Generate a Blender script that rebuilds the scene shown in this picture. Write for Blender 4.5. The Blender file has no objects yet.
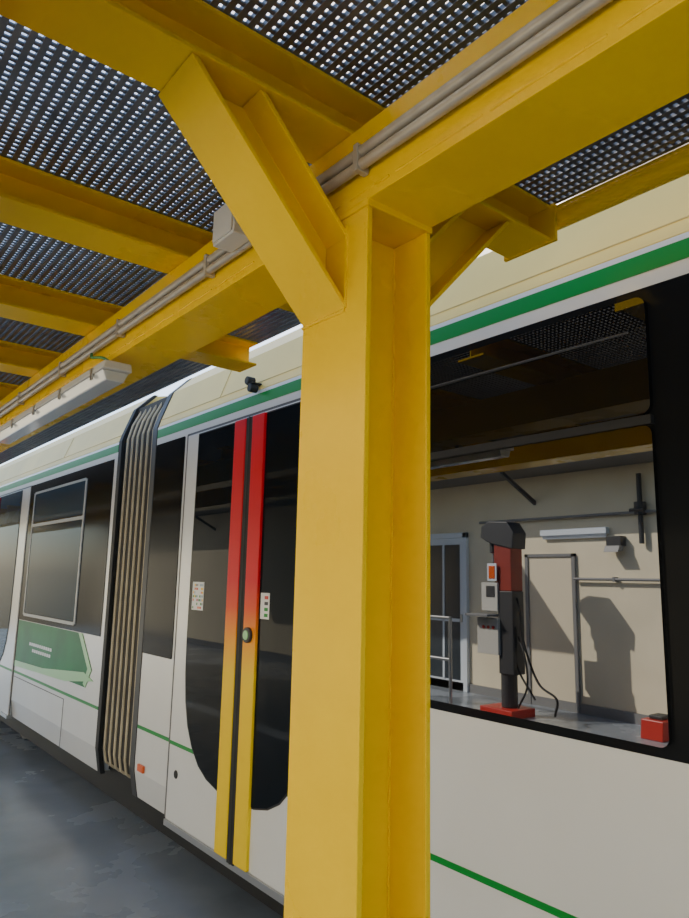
import bpy, math, random
import bmesh
from mathutils import Vector, Matrix
random.seed(3)
S=bpy.context.scene
COL=S.collection

# ---------------------------------------------------------------- materials
def nodes(m):
    m.use_nodes=True
    return m.node_tree.nodes, m.node_tree.links, m.node_tree.nodes["Principled BSDF"]
def mat(name,col,rough=.5,metal=0,var=.0,scale=6,bump=0,bscale=60,spec=.5,coat=0,rvar=0):
    m=bpy.data.materials.new(name); n,l,b=nodes(m)
    b.inputs["Base Color"].default_value=(*col,1)
    b.inputs["Roughness"].default_value=rough
    b.inputs["Metallic"].default_value=metal
    b.inputs["Specular IOR Level"].default_value=spec
    b.inputs["Coat Weight"].default_value=coat
    b.inputs["Coat Roughness"].default_value=.12
    tc=n.new("ShaderNodeTexCoord")
    if var>0:
        no=n.new("ShaderNodeTexNoise"); no.inputs["Scale"].default_value=scale; no.inputs["Detail"].default_value=6
        l.new(tc.outputs["Object"],no.inputs["Vector"])
        r=n.new("ShaderNodeValToRGB")
        r.color_ramp.elements[0].position=.3; r.color_ramp.elements[1].position=.7
        r.color_ramp.elements[0].color=(*[c*(1-var) for c in col],1)
        r.color_ramp.elements[1].color=(*[min(1,c*(1+var*.4)) for c in col],1)
        l.new(no.outputs["Fac"],r.inputs["Fac"]); l.new(r.outputs["Color"],b.inputs["Base Color"])
        if rvar>0:
            mr=n.new("ShaderNodeMapRange"); mr.inputs["To Min"].default_value=max(0,rough-rvar); mr.inputs["To Max"].default_value=rough+rvar
            l.new(no.outputs["Fac"],mr.inputs["Value"]); l.new(mr.outputs["Result"],b.inputs["Roughness"])
    if bump>0:
        no2=n.new("ShaderNodeTexNoise"); no2.inputs["Scale"].default_value=bscale; no2.inputs["Detail"].default_value=4
        l.new(tc.outputs["Object"],no2.inputs["Vector"])
        bp=n.new("ShaderNodeBump"); bp.inputs["Strength"].default_value=bump; bp.inputs["Distance"].default_value=.004
        l.new(no2.outputs["Fac"],bp.inputs["Height"]); l.new(bp.outputs["Normal"],b.inputs["Normal"])
    return m
def glass(name,col,refl,rough=.01,ior=1.5):
    m=bpy.data.materials.new(name); m.use_nodes=True
    n=m.node_tree.nodes; l=m.node_tree.links; n.clear()
    o=n.new("ShaderNodeOutputMaterial"); mx=n.new("ShaderNodeMixShader")
    d=n.new("ShaderNodeBsdfDiffuse"); d.inputs["Color"].default_value=(*col,1)
    g=n.new("ShaderNodeBsdfGlossy"); g.inputs["Roughness"].default_value=rough; g.inputs["Color"].default_value=(1,1,1,1)
    fr=n.new("ShaderNodeFresnel"); fr.inputs["IOR"].default_value=ior
    ad=n.new("ShaderNodeMath"); ad.operation='ADD'; ad.use_clamp=True; ad.inputs[1].default_value=refl
    l.new(fr.outputs[0],ad.inputs[0]); l.new(ad.outputs[0],mx.inputs[0])
    l.new(d.outputs[0],mx.inputs[1]); l.new(g.outputs[0],mx.inputs[2]); l.new(mx.outputs[0],o.inputs[0])
    return m

YEL=mat("yellow_paint",(1.0,.62,.0),.28,var=.09,scale=3.5,bump=.10,bscale=60,rvar=.08,spec=.20)
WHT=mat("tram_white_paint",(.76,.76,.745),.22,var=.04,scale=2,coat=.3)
CREAM=mat("roof_cream",(.92,.72,.22),.4,var=.10,scale=2)  # saturated yellowish cream over the whole roof fairing
GRN=mat("green_stripe",(.0,.26,.03),.35,spec=.3)
DGRN=mat("green_panel",(.002,.19,.045),.35,var=.3,scale=3,spec=.12)
LGRN=mat("pale_green",(.30,.62,.28),.3)
BLK=mat("black_gloss",(.010,.011,.013),.12,spec=.05)
RUB=mat("rubber_black",(.012,.012,.012),.6)
DGREY=mat("dark_grey",(.05,.05,.052),.5)
MGREY=mat("mid_grey",(.25,.25,.25),.5)
SEAM=mat("seam_dark",(.10,.10,.10),.6)
PIPE=mat("pipe_grey",(.52,.47,.38),.4,metal=.3,var=.15,scale=20)
BOXG=mat("box_grey",(.64,.62,.56),.5)
GRATE=mat("grating_steel",(.24,.245,.26),.34,metal=.6,var=.3,scale=15)
GL_MAIN=glass("glass_main",(.006,.006,.007),.14)
GL_TOP=glass("glass_hopper",(.006,.006,.007),.0)
GL_DOOR=glass("glass_door",(.006,.009,.013),.0,ior=1.17)
GL_FAR=glass("glass_far_blue_light",(.03,.055,.085),.0,ior=1.14)  # bluish light in the far windows is put into the diffuse colour
BEL=mat("bellows",(.055,.05,.045),.6,var=.2,scale=8)
RIB=mat("bellows_rib",(.55,.47,.32),.45,var=.2,scale=8)
RED=mat("red_paint",(.55,.03,.02),.4)
WALLC=mat("wall_cream",(.90,.80,.58),.8,var=.08,scale=2,bump=.2,bscale=30)
STEEL=mat("steel",(.5,.5,.5),.3,metal=.8)
FLO=mat("concrete_floor",(.33,.37,.42),.26,var=.40,scale=1.1,bump=.12,bscale=25,rvar=.12)

def gradmat():
    m=bpy.data.materials.new("door_strip_gradient"); n,l,b=nodes(m)
    tc=n.new("ShaderNodeTexCoord"); sp=n.new("ShaderNodeSeparateXYZ"); mr=n.new("ShaderNodeMapRange")
    mr.inputs["From Min"].default_value=.3; mr.inputs["From Max"].default_value=2.4
    r=n.new("ShaderNodeValToRGB"); e=r.color_ramp.elements
    e[0].position=.0; e[0].color=(.95,.66,.005,1)
    e[1].position=1; e[1].color=(.68,.0,.014,1)
    for p,c in((.40,(.95,.62,.0,1)),(.48,(.92,.34,.005,1)),(.55,(.78,.07,.01,1)),(.61,(.70,.002,.014,1))):
        q=e.new(p); q.color=c
    l.new(tc.outputs["Object"],sp.inputs[0]); l.new(sp.outputs["Z"],mr.inputs["Value"])
    l.new(mr.outputs["Result"],r.inputs["Fac"]); l.new(r.outputs["Color"],b.inputs["Base Color"])
    b.inputs["Roughness"].default_value=.4; b.inputs["Specular IOR Level"].default_value=.25
    return m
STRIP=gradmat()

# ---------------------------------------------------------------- geometry
class MB:
    """mesh builder with several materials"""
    def __init__(s): s.v=[];s.f=[];s.mi=[];s.m=[]
    def idx(s,m):
        if m not in s.m: s.m.append(m)
        return s.m.index(m)
    def add(s,vs,fs,m):
        o=len(s.v); i=s.idx(m)
        s.v+= [tuple(v) for v in vs]
        for f in fs: s.f.append([o+k for k in f]); s.mi.append(i)
    def box(s,x0,x1,y0,y1,z0,z1,m):
        vs=[(x,y,z) for x in(x0,x1) for y in(y0,y1) for z in(z0,z1)]
        s.add(vs,[(0,1,3,2),(4,6,7,5),(0,4,5,1),(2,3,7,6),(0,2,6,4),(1,5,7,3)],m)
    def prism(s,poly,p0,p1,U,V,m):
        n=len(poly); p0=Vector(p0);p1=Vector(p1);U=Vector(U);V=Vector(V)
        vs=[p0+U*a+V*b for a,b in poly]+[p1+U*a+V*b for a,b in poly]
        fs=[(i,(i+1)%n,n+(i+1)%n,n+i) for i in range(n)]+[tuple(range(n))[::-1],tuple(range(n,2*n))]
        s.add(vs,fs,m)
    def ibeam(s,p0,p1,wdir,ddir,w,d,m,tf=.012,tw=.008):
        h=d/2;b=w/2;t=tw/2
        poly=[(-b,-h),(b,-h),(b,-h+tf),(t,-h+tf),(t,h-tf),(b,h-tf),(b,h),(-b,h),(-b,h-tf),(-t,h-tf),(-t,-h+tf),(-b,-h+tf)]
        s.prism(poly,p0,p1,wdir,ddir,m)
    def cyl(s,p0,p1,r,m,n=16,r2=None):
        p0=Vector(p0);p1=Vector(p1);d=(p1-p0).normalized()
        u=d.orthogonal().normalized();v=d.cross(u); r2=r if r2 is None else r2
        vs=[p0+(u*math.cos(a)+v*math.sin(a))*r for a in[2*math.pi*i/n for i in range(n)]]
        vs+=[p1+(u*math.cos(a)+v*math.sin(a))*r2 for a in[2*math.pi*i/n for i in range(n)]]
        s.add(vs,[(i,(i+1)%n,n+(i+1)%n,n+i) for i in range(n)]+[tuple(range(n))[::-1],tuple(range(n,2*n))],m)
    def tube(s,pts,r,m,n=8):
        for a,b in zip(pts[:-1],pts[1:]): s.cyl(a,b,r,m,n)
    def yz(s,poly,x0,x1,m):
        s.prism(poly,(x0,0,0),(x1,0,0),(0,1,0),(0,0,1),m)
    def obj(s,name,parent=None,bevel=0,smooth=False,seg=2):
        me=bpy.data.meshes.new(name); me.from_pydata(s.v,[],s.f)
        for m in s.m: me.materials.append(m)
        me.polygons.foreach_set("material_index",s.mi)
        bm=bmesh.new(); bm.from_mesh(me); bmesh.ops.recalc_face_normals(bm,faces=bm.faces)
        if smooth:
            for e in bm.edges:
                if len(e.link_faces)==2 and e.calc_face_angle(0)>.7: e.smooth=False
            for f in bm.faces: f.smooth=True
        bm.to_mesh(me); bm.free()
        ob=bpy.data.objects.new(name,me); COL.objects.link(ob)
        if parent: ob.parent=parent
        if bevel>0:
            b=ob.modifiers.new("bevel",'BEVEL'); b.width=bevel; b.segments=seg; b.limit_method='ANGLE'; b.angle_limit=math.radians(40)
        return ob
def empty(name):
    e=bpy.data.objects.new(name,None); e.empty_display_size=.2; COL.objects.link(e); return e
def rrect(y0,y1,z0,z1,r,n=6):
    out=[]
    for cy,cz,a0 in((y1-r,z1-r,0),(y0+r,z1-r,90),(y0+r,z0+r,180),(y1-r,z0+r,270)):
        for i in range(n+1):
            a=math.radians(a0+90*i/n); out.append((cy+r*math.cos(a),cz+r*math.sin(a)))
    return out
def arc(pts,k=10):
    P=[Vector(p) for p in pts]; P=[P[0]*2-P[1]]+P+[P[-1]*2-P[-2]]; o=[]
    for i in range(1,len(P)-2):
        for j in range(k):
            t=j/k;a,b,c,d=P[i-1:i+3]
            o.append(.5*((2*b)+(c-a)*t+(2*a-5*b+4*c-d)*t*t+(3*b-a-3*c+d)*t**3))
    o.append(P[-2]); return o

# ---------------------------------------------------------------- steel canopy
CX0,CX1,CY0,CY1=.80,.974,.943,1.15
yc=(CY0+CY1)/2; xc=(CX0+CX1)/2
column=empty("yellow_steel_column")
b=MB(); b.ibeam((xc,yc,.02),(xc,yc,2.318),(0,1,0),(1,0,0),CY1-CY0,CX1-CX0,YEL,tf=.013,tw=.010)
b.obj("h_section_shaft",column,.002)
b=MB(); b.box(CX0-.08,CX1+.08,CY0-.08,CY1+.08,0,.02,YEL)
for dx in(-.14,.14):
    for dy in(-.15,.15): b.cyl((xc+dx,yc+dy,.02),(xc+dx,yc+dy,.045),.014,STEEL,6)
b.obj("base_plate",column,.002)
b=MB(); b.box(CX0-.002,CX1+.002,CY0-.004,CY1+.004,2.318,2.33,YEL); b.obj("cap_plate",column,.0015)
def brace(sx,name):
    xs=CX0 if sx<0 else CX1
    d=Vector((sx,0,1.055)).normalized(); nrm=Vector((sx*d.z,0,-abs(d.x)))
    dep=.112; w=.142
    base=Vector((xs,1.077,2.125))
    c=base-nrm*dep/2
    st=c-d*.09; en=c+d*.62
    b=MB(); b.ibeam(st,en,(0,1,0),nrm,w,dep,YEL,tf=.010,tw=.008)
    ob=b.obj(name,column,.0015)
    bm=bmesh.new(); bm.from_mesh(ob.data)
    bmesh.ops.bisect_plane(bm,geom=bm.verts[:]+bm.edges[:]+bm.faces[:],plane_co=(0,0,2.499),plane_no=(0,0,1),clear_outer=True)
    bmesh.ops.holes_fill(bm,edges=[e for e in bm.edges if e.is_boundary])
    bmesh.ops.bisect_plane(bm,geom=bm.verts[:]+bm.edges[:]+bm.faces[:],plane_co=(xs+sx*.001,0,0),plane_no=(-sx,0,0),clear_outer=True)
    bm.to_mesh(ob.data); bm.free()
brace(-1,"brace_outer"); brace(1,"brace_tram_side")
b=MB()
def weld(p0,p1,r=.004):
    p0=Vector(p0);p1=Vector(p1);n=max(2,int((p1-p0).length/.02)); pts=[p0+(p1-p0)*i/n+Vector([random.uniform(-.0012,.0012) for _ in range(3)]) for i in range(n+1)]
    b.tube(pts,r,YEL,6)
weld((CX0,1.006,2.122),(CX0,1.148,2.122)); weld((CX0,1.006,2.125),(CX0,1.006,2.30)); weld((CX0,CY0,2.331),(CX0,CY1,2.331)); weld((CX0,CY0,2.331),(CX1,CY0,2.331))
weld((CX0+.013,yc-.006,.03),(CX0+.013,yc-.006,2.31),.003); weld((CX1-.013,yc-.006,.03),(CX1-.013,yc-.006,2.31),.003)
b.obj("weld_beads",column)
# main beam
b=MB(); b.box(CX0,CX1,-2.5,14,2.331,2.50,YEL)
y=-2.4
while y<8:
    L=random.uniform(.10,.22); pts=[(CX0+random.uniform(-.001,.001),y+L*i/6,2.352+random.uniform(-.0015,.0015)) for i in range(7)]
    b.tube(pts,.0032,YEL,6); y+=L+random.uniform(.0,.03)
b.obj("overhead_main_beam",None,.004)
y=1.14-.74*2; i=0
while y<13.8:
    xe=1.49 if y<2.8 else .99
    b=MB(); b.ibeam((-.62,y-.07,2.554),(xe,y-.07,2.554),(0,1,0),(0,0,1),.14,.104,YEL,tf=.009,tw=.007)
    b.obj("overhead_cross_beam",None,.0015); y+=.74
b=MB(); b.cyl((1.530,-2.5,2.585),(1.530,1.05,2.585),.033,YEL,24); b.box(1.49,1.50,.985,1.155,2.50,2.606,YEL)
b.obj("canopy_edge_tube",None,0,True)
b=MB(); b.box(-.05,.13,-2.5,14,2.33,2.50,YEL); b.obj("overhead_side_beam",None,.004)

# grating
b=MB(); x=-.6
while x<1.5:
    b.box(x,x+.013,-2.4,14,2.607,2.621,GRATE); x+=.0255
y=-2.4
while y<14:
    b.box(-.6,1.5,y,y+.0085,2.611,2.615,GRATE); y+=.019
b.obj("canopy_grating_roof")

# conduits
con=empty("electrical_conduit_pipes")
b=MB()
b.cyl((.781,-2.5,2.395),(.781,14,2.395),.011,PIPE); b.cyl((.781,-2.5,2.423),(.781,14,2.423),.011,PIPE)
b.obj("pipes",con,0,True)
b=MB(); y=-.3
while y<13:
    b.box(.768,.799,y,y+.014,2.380,2.438,PIPE); y+=.62
b.obj("pipe_clamps",con,.002)
b=MB(); b.box(.715,.768,1.32,1.42,2.385,2.475,BOXG); b.box(.710,.716,1.325,1.415,2.39,2.47,BOXG)
b.cyl((.745,1.305,2.41),(.745,1.32,2.41),.014,BOXG)
b.obj("junction_box",None,.006)
lf=empty("fluorescent_light_fixture")
b=MB(); b.prism([(-.05,0),(.05,0),(.045,.028),(-.045,.028)],(.79,2.2,2.27),(.79,3.75,2.27),(1,0,0),(0,0,1),BOXG); b.obj("housing",lf,.004)
LENS=mat("lamp_lens",(.60,.62,.62),.15,coat=.5)
b=MB(); b.prism([(-.045,0),(-.03,-.035),(.03,-.035),(.045,0)],(.79,2.22,2.27),(.79,3.73,2.27),(1,0,0),(0,0,1),LENS); b.obj("diffuser",lf,.004)
b=MB()
for yy in(2.5,3.4): b.box(.805,.83,yy,yy+.03,2.295,2.331,STEEL)
for yy in(2.3,2.65,3.0,3.35,3.7):
    b.box(.738,.744,yy,yy+.02,2.25,2.29,STEEL)
b.obj("clips",lf)
b=MB(); CG=mat("cable_green",(.04,.25,.06),.5)
b.tube(arc([(.77,2.42,2.375),(.76,2.38,2.35),(.765,2.28,2.325),(.79,2.22,2.285)]),.005,CG); b.obj("supply_cable",lf)

# ---------------------------------------------------------------- tram
tram=empty("tram")
TX=1.8
prof=[(TX+.03,.29),(TX,.45),(TX,2.55),(TX+.015,2.60),(TX+.09,2.80),(TX+.22,2.93),(TX+.6,3.02),(TX+2.0,3.02),(TX+2.38,2.93),(TX+2.5,2.80),(TX+2.6,2.55),(TX+2.6,.45),(TX+2.57,.29)]
def body(name,y0,y1):
    lo=[p for p in prof if p[1]<=2.551]
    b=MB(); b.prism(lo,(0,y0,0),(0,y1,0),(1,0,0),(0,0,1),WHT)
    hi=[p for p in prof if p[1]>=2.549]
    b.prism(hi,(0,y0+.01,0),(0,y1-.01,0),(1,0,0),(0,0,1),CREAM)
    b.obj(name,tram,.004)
body("car_body_near",-4,4.2); body("car_body_far",4.86,13.5)
b=MB(); b.box(TX+.15,TX+2.4,-4,13.5,.10,.40,RUB)
for yy in(-2.5,-.8,7.5,9.2):
    b.cyl((TX+.25,yy,.30),(TX+.38,yy,.30),.30,DGREY,32)
b.obj("underframe",tram)
b=MB()
for (y0,y1) in((-4,4.19),(4.87,13.5)):
    b.box(TX-.003,TX+.01,y0,y1,2.475,2.53,GRN)
    b.box(TX-.003,TX+.01,y0,y1,.69,.710,GRN)
b.obj("green_stripes",tram)
b=MB()
def onroof(z):
    pts=[(TX,2.55),(TX+.015,2.60),(TX+.09,2.80),(TX+.22,2.93)]
    for (xa,za),(xb,zb) in zip(pts[:-1],pts[1:]):
        if za<=z<=zb: return xa+(xb-xa)*(z-za)/(zb-za)
    return TX
CR2=mat("roof_cream_seam",(.55,.42,.15),.5)
for yy in(-2,-.6,.75,2.1,3.4,6.2,9.0):
    b.prism([(0,0),(.005,0),(.005,.2),(0,.2)],(onroof(2.60)-.003,yy,2.60),(onroof(2.60)+.004,yy,2.60),(0,1,0),Vector((.075,0,.2)).normalized(),CR2)
for (y0,y1) in((-4,4.19),(4.87,13.5)):
    b.box(onroof(2.60)-.003,TX+.03,y0,y1,2.597,2.601,CR2)
b.obj("roof_seams",tram)
b=MB(); b.yz([(-4,1.17),(2.22,1.17),(2.22,2.43),(-4,2.43)],TX-.004,TX+.02,BLK); b.obj("window_band",tram,.003)
EPS=.015
def pane(b,poly,ya,m):
    n=len(poly)
    f=[(TX-.022+EPS*(y_-ya),y_,z_) for y_,z_ in poly]; k=[(TX,y_,z_) for y_,z_ in poly]
    b.add(f+k,[tuple(range(n)),tuple(range(n,2*n))[::-1]]+[(i,(i+1)%n,n+(i+1)%n,n+i) for i in range(n)],m)
b=MB()
for y0,y1 in((.90,1.95),(-.45,.74),(-1.9,-.6)):
    pane(b,rrect(y0,y1,1.20,2.03,.025),y0,GL_MAIN)
    pane(b,rrect(y0,y1,2.06,2.40,.03),y0,GL_TOP)
b.obj("windows_near",tram)
b=MB()
for y0,y1 in((.90,1.95),(-.45,.74),(-1.9,-.6)):
    b.box(TX-.024,TX,y0,y1,2.032,2.058,RUB)
    b.box(TX-.024,TX,y0+.05,y1-.05,2.30,2.306,DGREY)
b.obj("window_frames",tram)
b=MB(); b.yz(rrect(3.78,4.19,1.13,2.43,.01),TX-.004,TX+.01,BLK); b.obj("pillar_panel",tram)
half=[(0,2.405),(.57,2.405),(.575,1.7),(.575,1.25),(.568,1.08),(.548,.94),(.51,.82),(.45,.725),(.37,.65),(.28,.605),(.17,.58),(0,.575)]
def door(yc_,name,k=1.0):
    d=empty(name); d.parent=tram
    hw=.72*k
    b=MB(); b.yz([(yc_-hw,.305),(yc_+hw,.305),(yc_+hw,2.42),(yc_-hw,2.42)],TX-.012,TX+.02,WHT); b.obj("leaf_skin",d,.004)
    b=MB()
    b.box(TX-.006,TX,yc_+hw+.002,yc_+hw+.025,.305,2.43,SEAM); b.box(TX-.006,TX,yc_-hw-.025,yc_-hw-.002,.305,2.43,SEAM); b.box(TX-.006,TX,yc_-hw-.02,yc_+hw+.02,2.422,2.434,SEAM)
    b.obj("seals",d)
    poly=[(yc_+a*k,z) for a,z in half]+[(yc_-a*k,z) for a,z in half[::-1] if a>0]
    b=MB(); b.yz(poly,TX-.016,TX,GL_DOOR if k<1.1 else GL_FAR); b.obj("glass",d)
    b=MB(); b.yz([(yc_+(q[0]-yc_)*1.018,1.49+(q[1]-1.49)*1.008) for q in poly],TX-.014,TX,RUB); b.obj("glass_seal",d)
    b=MB(); b.box(TX-.0132,TX+.01,yc_-hw+.004,yc_+hw-.004,.69,.710,GRN); b.obj("green_stripe",d)
    b=MB(); b.box(TX-.030,TX,yc_+.028,yc_+.142,.31,2.41,STRIP); b.box(TX-.030,TX,yc_-.15,yc_-.036,.31,2.41,STRIP); b.obj("edge_strips",d,.004)
    b=MB(); b.box(TX-.026,TX,yc_-.034,yc_+.026,.30,2.41,RUB); b.cyl((TX-.018,yc_-.004,.30),(TX-.018,yc_-.004,2.41),.012,RUB); b.obj("centre_rubber",d)
    b=MB(); b.cyl((TX-.045,yc_-.09,1.33),(TX-.02,yc_-.09,1.33),.036,DGREY,24); b.cyl((TX-.05,yc_-.09,1.33),(TX-.02,yc_-.09,1.33),.022,LGRN,24); b.obj("button",d,.002)
    b=MB(); b.box(TX-.02,TX+.03,yc_-hw,yc_+hw,.275,.305,STEEL); b.obj("sill",d)
door(3.0,"passenger_door"); door(8.42,"passenger_door_far",1.83)
STK=mat("sticker",(.8,.8,.78),.5)
b=MB(); b.box(TX-.0175,TX-.01,3.41,3.54,1.42,1.57,STK); b.box(TX-.0175,TX-.01,2.76,2.835,1.41,1.53,STK)
ORG=mat("marker_orange",(.75,.12,.02),.3)
STW=mat("sticker_bluegrey",(.35,.45,.55),.5)
for i in range(8):
    for j in range(7):
        if random.random()<.6:
            b.box(TX-.0185,TX-.01,3.416+i*.015,3.426+i*.015,1.427+j*.020,1.439+j*.020,random.choice([RED,STW,GRN,MGREY,YEL,ORG,STW]))
for j in range(4): b.box(TX-.0185,TX-.01,2.77,2.80,1.42+j*.027,1.435+j*.027,random.choice([RED,DGREY,GRN]))
b.obj("door_stickers",tram)
b=MB(); b.box(TX-.015,TX,4.05,4.13,.46,.50,ORG); b.cyl((TX-.016,3.62,.55),(TX,3.62,.55),.022,RUB); b.obj("side_markers",tram,.003)
b=MB(); b.box(TX-.05,TX+.01,2.95,3.01,2.575,2.585,RUB)
b.cyl((TX-.055,3.0,2.60),(TX-.01,3.0,2.60),.022,RUB,20); b.cyl((TX-.055,2.97,2.555),(TX-.01,2.97,2.555),.022,RUB,20); b.obj("door_cameras",tram,.004)
b=MB()
for yy in(-1.5,.6,2.0): b.box(TX-.002,TX,yy,yy+.006,.30,.69,SEAM)
b.box(TX-.002,TX,2.2,2.206,.30,1.17,SEAM)
b.obj("skirt_seams",tram)
# bellows
N=6; y0,y1=4.27,4.80
b=MB()
zz=[]
for i in range(N*10+1):
    t=i/(N*10); zz.append((y0+(y1-y0)*t, TX+.080-.055*abs(math.sin(math.pi*N*t))**.7))
n=len(zz)
prof2=[(.33,.08),(.38,.015),(.46,.0),(2.55,.0),(2.66,.03),(2.80,.10),(2.90,.25),(2.92,2.2)]
vs=[];fs=[]
for z,ox in prof2:
    for (yy,xx) in zz: vs.append((xx+ox,yy,z))
for r in range(len(prof2)-1):
    for i in range(n-1): fs.append((r*n+i,r*n+i+1,(r+1)*n+i+1,(r+1)*n+i))
b.add(vs,fs,BEL)
for i in range(N):
    yy=y0+(y1-y0)*(i+.5)/N
    pts=[(TX+.022+ox,yy,z) for z,ox in prof2]
    b.tube(pts,.010,RIB,8)
b.obj("articulation_bellows",tram,0,True)
b=MB()
for (a,c) in((4.20,4.265),(4.805,4.86)):
    for p_,q_ in zip(prof[:5],prof[1:6]):
        b.prism([(0,0),(c-a,0),(c-a,.03),(0,.03)],(p_[0]-.004,a,p_[1]),(q_[0]-.004,a,q_[1]),(0,1,0),(1,0,0),RUB if a>4.5 else DGREY)
b.box(TX+.1,TX+2.5,4.2,4.86,.3,2.8,RUB)
b.obj("articulation_frames",tram)
# far car
b=MB(); b.yz([(4.93,1.17),(13.4,1.17),(13.4,2.43),(4.93,2.43)],TX-.004,TX+.01,BLK); b.obj("far_window_band",tram)
wins=((5.5,6.9),(9.95,11.4),(11.6,13.1))
b=MB()
for y0_,y1_ in wins:
    b.yz(rrect(y0_,y1_,1.24,2.02,.04),TX-.008,TX,GL_FAR); b.yz(rrect(y0_,y1_,2.06,2.33,.03),TX-.008,TX,GL_FAR)
b.obj("far_windows",tram)
FRM=mat("far_frame_grey",(.38,.40,.42),.4)
b=MB()
for y0_,y1_ in wins:
    b.box(TX-.011,TX,y0_,y1_,2.022,2.05,FRM); b.box(TX-.011,TX,y0_-.03,y0_,1.22,2.34,FRM); b.box(TX-.011,TX,y1_,y1_+.03,1.22,2.34,FRM); b.box(TX-.011,TX,y0_,y1_,1.21,1.235,FRM); b.box(TX-.011,TX,y0_,y1_,2.33,2.35,FRM)
b.obj("far_window_frames",tram)
b=MB(); b.yz([(5.3,1.165),(7.06,1.165),(7.06,.80),(5.15,.80),(5.05,.93)],TX-.004,TX,DGRN)
b.yz([(5.0,.86),(5.6,.79),(7.06,.75),(7.06,.80),(6.2,.82),(5.2,.90)],TX-.006,TX,LGRN)
b.yz([(5.05,.93),(5.3,1.165),(5.38,1.165),(5.13,.93),(5.2,.82),(5.15,.80)],TX-.005,TX,LGRN)
for i in range(11): b.box(TX-.006,TX,6.0+i*.06,6.042+i*.06,.97,.995,WHT)
for i in range(9): b.box(TX-.006,TX,6.02+i*.06,6.06+i*.06,.92,.945,WHT)
b.obj("green_livery_panel",tram)
b=MB()
for yy in(5.6,9.8,11.4): b.box(TX-.002,TX,yy,yy+.008,.30,.66,SEAM)
b.box(TX-.002,TX,5.6,7.06,.655,.66,SEAM)
b.obj("far_skirt_seams",tram)

# ---------------------------------------------------------------- floor and yard
b=MB(); b.box(-4.6,16,-8,22,-.1,0,FLO); b.obj("floor")
WX=-4.4; DY=.39
b=MB(); b.box(WX-.2,WX,-8,22,0,4.6,WALLC); b.obj("wall_left")
b=MB(); b.box(WX,WX+.03,-8,22,0,.12,MGREY); b.obj("baseboard_left")
DK=mat("door_dark_glass",(.03,.04,.05),.2)
WF=mat("white_frame",(.78,.84,.90),.5)
d1=empty("door_1")
ya=6.88+DY
b=MB(); b.box(WX,WX+.06,ya,ya+.08,0,2.35,WF); b.box(WX,WX+.06,ya+.92,ya+1.0,0,2.35,WF); b.box(WX,WX+.06,ya,ya+1.0,2.27,2.35,WF); b.obj("frame",d1,.004)
b=MB(); b.box(WX,WX+.03,ya+.08,ya+.92,0,2.27,WF); b.box(WX+.03,WX+.035,ya+.16,ya+.84,.15,2.17,DK); b.box(WX+.035,WX+.05,ya+.10,ya+.14,1.0,1.12,STEEL)
b.box(WX+.03,WX+.045,ya+.48,ya+.52,.15,2.17,WF); b.box(WX+.03,WX+.045,ya+.16,ya+.84,1.0,1.05,WF); b.obj("leaf",d1,.004)
d2=empty("door_2")
GP=mat("beige_door",(.86,.76,.56),.6)
ya=5.0+DY
b=MB(); b.box(WX,WX+.04,ya,ya+.05,0,2.0,MGREY); b.box(WX,WX+.04,ya+.75,ya+.80,0,2.0,MGREY); b.box(WX,WX+.04,ya,ya+.8,1.96,2.0,MGREY); b.obj("frame",d2)
b=MB(); b.box(WX,WX+.02,ya+.05,ya+.75,0,1.96,GP); b.obj("leaf",d2)
b=MB(); b.box(WX,WX+.08,4.5+DY,5.5+DY,2.24,2.32,WF); b.prism([(0,0),(.06,0),(.03,-.05)],(WX+.01,4.52+DY,2.24),(WX+.01,5.48+DY,2.24),(1,0,0),(0,0,1),WF); b.obj("wall_light_fixture",None,.004)
b=MB(); b.cyl((WX+.06,3.2,1.67),(WX+.06,5.0+DY,1.67),.018,MGREY); b.cyl((WX+.06,3.2,2.48),(WX+.06,6.6+DY,2.48),.018,MGREY)
yv=4.04+DY
b.cyl((WX+.06,yv,2.1),(WX+.06,yv,2.95),.03,DGREY); b.cyl((WX+.06,yv,2.45),(WX+.06,yv,2.6),.07,DGREY); b.cyl((WX+.14,yv-.09,2.5),(WX+.14,yv+.09,2.5),.02,DGREY)
for yy in(3.3,4.0,4.8): b.box(WX,WX+.08,yy,yy+.03,1.64,1.70,MGREY)
b.obj("wall_water_pipes")
b=MB(); b.box(WX,WX+.12,4.28+DY,4.48+DY,2.08,2.2,DGREY); b.prism([(0,0),(.1,0),(.14,-.08),(.02,-.06)],(WX+.05,4.28+DY,2.08),(WX+.05,4.48+DY,2.08),(1,0,0),(0,0,1),MGREY); b.obj("wall_floodlight",None,.004)

MX,MY=-3.47,5.79
mc=empty("column_drilling_machine")
DRED=mat("machine_red",(.33,.045,.03),.45,var=.2)
b=MB(); b.box(MX-.22,MX+.22,MY-.24,MY+.26,0,.10,RED); b.cyl((MX,MY-.03,.1),(MX,MY-.03,2.05),.10,DGREY,20)
b.box(MX-.11,MX+.11,MY-.18,MY+.09,1.50,2.15,DRED); b.box(MX-.10,MX+.12,MY-.20,MY+.03,.5,1.5,DGREY); b.obj("post_and_base",mc,.01)
b=MB()
hd=[(MY-.22,2.02),(MY-.24,2.22),(MY-.14,2.36),(MY+.16,2.38),(MY+.28,2.32),(MY+.30,2.18),(MY+.20,2.12),(MY+.08,2.08)]
b.yz(hd,MX-.13,MX+.13,DGREY); b.cyl((MX,MY+.19,1.98),(MX,MY+.19,2.16),.05,DGREY,16); b.cyl((MX,MY+.19,1.85),(MX,MY+.19,1.98),.02,STEEL,12)
b.obj("head",mc,.012)
b=MB(); b.box(MX-.1,MX+.14,MY+.02,MY+.28,1.25,1.60,BOXG); b.box(MX-.1,MX+.16,MY+.0,MY+.34,.72,1.16,BOXG); b.box(MX+.14,MX+.15,MY+.02,MY+.17,1.62,1.84,WF)
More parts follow.
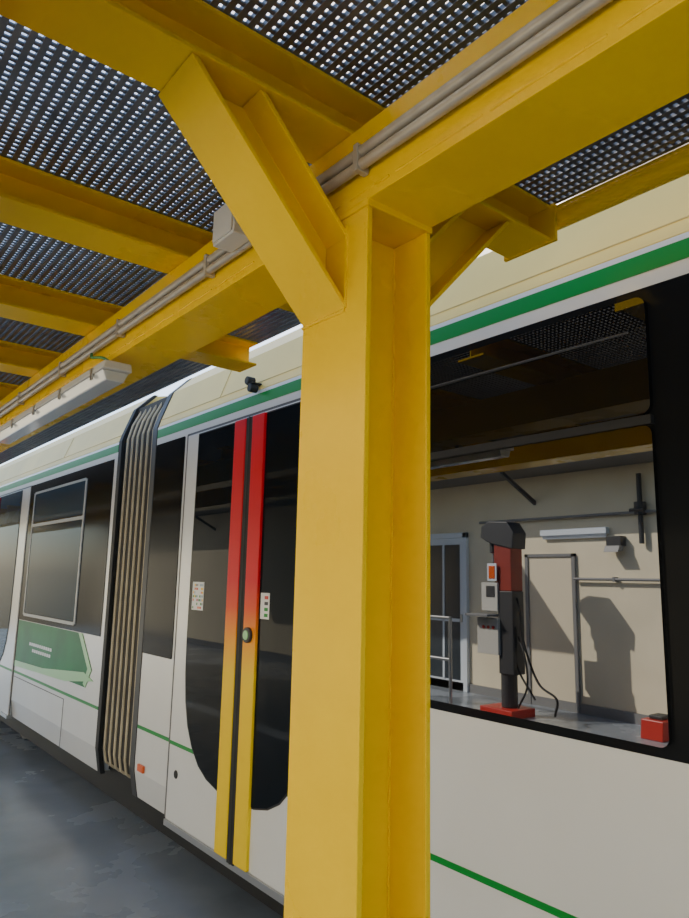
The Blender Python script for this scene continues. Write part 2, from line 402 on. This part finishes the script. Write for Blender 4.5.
b.box(MX+.15,MX+.156,MY+.045,MY+.145,1.65,1.81,ORG)
for i in range(3): b.cyl((MX+.16,MY+.07+i*.08,1.05),(MX+.175,MY+.07+i*.08,1.05),.02,RED)
b.box(MX+.14,MX+.146,MY+.06,MY+.2,1.42,1.56,DGREY)
b.box(MX+.0,MX+.3,MY+.05,MY+.42,1.18,1.21,MGREY)
b.obj("control_boxes",mc,.008)
b=MB(); b.tube(arc([(MX,MY-.13,1.5),(MX+.05,MY-.25,1.3),(MX+.05,MY-.30,.9),(MX+.05,MY-.5,.45),(MX+.05,MY-.75,.3),(MX+.02,MY-.7,.1)]),.014,RUB)
b.tube(arc([(MX,MY-.1,1.2),(MX+.08,MY-.22,1.0),(MX+.05,MY-.2,.6),(MX+.05,MY-.45,.25)]),.012,RUB)
b.tube(arc([(MX,MY-.15,1.0),(MX+.1,MY-.35,.75),(MX+.1,MY-.38,.4),(MX+.05,MY-.2,.12)]),.012,RUB)
b.obj("hoses",mc)
b=MB()
for yy in(6.5,7.1,7.7): b.cyl((-3.2,yy,0),(-3.2,yy,1.15),.022,STEEL)
for z in(.6,1.13): b.cyl((-3.2,6.5,z),(-3.2,7.7,z),.022,STEEL)
b.obj("safety_railing")
b=MB(); b.prism([(-.2,0),(.2,0),(.17,.20),(-.17,.20)],(-3.9,3.95,0),(-3.9,4.2,0),(1,0,0),(0,0,1),RED); b.box(-4.0,-3.8,4.0,4.15,.20,.24,DGREY); b.obj("red_tool_bin",None,.01)
AW=mat("shade_awning_grey",(.16,.15,.14),.7)
b=MB(); b.box(WX,WX+.75,-8,22,3.08,3.16,AW); b.box(WX+.75,WX+2.1,7.3,14.0,3.08,3.16,AW)  # eave and deeper awning added to cast shade on the wall
y=-8.5+1.3
while y<21:
    b.prism([(0,0),(.7,.36),(.7,.41),(0,.06)],(WX,y,2.68),(WX,y+.04,2.68),(1,0,0),(0,0,1),DGREY); y+=4.4
b.obj("shade_eave_left")

# ---------------------------------------------------------------- light
SUN=Vector((.6665,.596,.759)).normalized()
sd=bpy.data.lights.new("sun","SUN"); sd.energy=10.5; sd.angle=.009; sd.color=(1,.94,.83)
so=bpy.data.objects.new("sun",sd); COL.objects.link(so); so.rotation_euler=SUN.to_track_quat('Z','Y').to_euler(); so.location=(8,8,10)
w=bpy.data.worlds.new("sky"); S.world=w; w.use_nodes=True
n=w.node_tree.nodes; l=w.node_tree.links
sk=n.new("ShaderNodeTexSky"); sk.sky_type='NISHITA'; sk.sun_disc=False; sk.sun_elevation=math.radians(40); sk.sun_rotation=math.atan2(SUN.x,SUN.y)
bg=n["Background"]; l.new(sk.outputs[0],bg.inputs[0]); bg.inputs[1].default_value=.38

# ---------------------------------------------------------------- camera
p=math.radians(9.9); yw=math.radians(38.7); r=math.radians(1.23)
H=Vector((math.sin(yw),math.cos(yw),0)); R=Vector((math.cos(yw),-math.sin(yw),0)); Z=Vector((0,0,1))
F=H*math.cos(p)+Z*math.sin(p); U=Z*math.cos(p)-H*math.sin(p)
Xc=R*math.cos(r)+U*math.sin(r); Yc=U*math.cos(r)-R*math.sin(r)
cd=bpy.data.cameras.new("camera"); cd.sensor_fit='VERTICAL'; cd.sensor_height=36; cd.lens=36*690/918; cd.clip_start=.02; cd.clip_end=200
co=bpy.data.objects.new("camera",cd); COL.objects.link(co)
co.matrix_world=Matrix((( Xc.x,Yc.x,-F.x,0),(Xc.y,Yc.y,-F.y,0),(Xc.z,Yc.z,-F.z,1.6),(0,0,0,1)))
S.camera=co
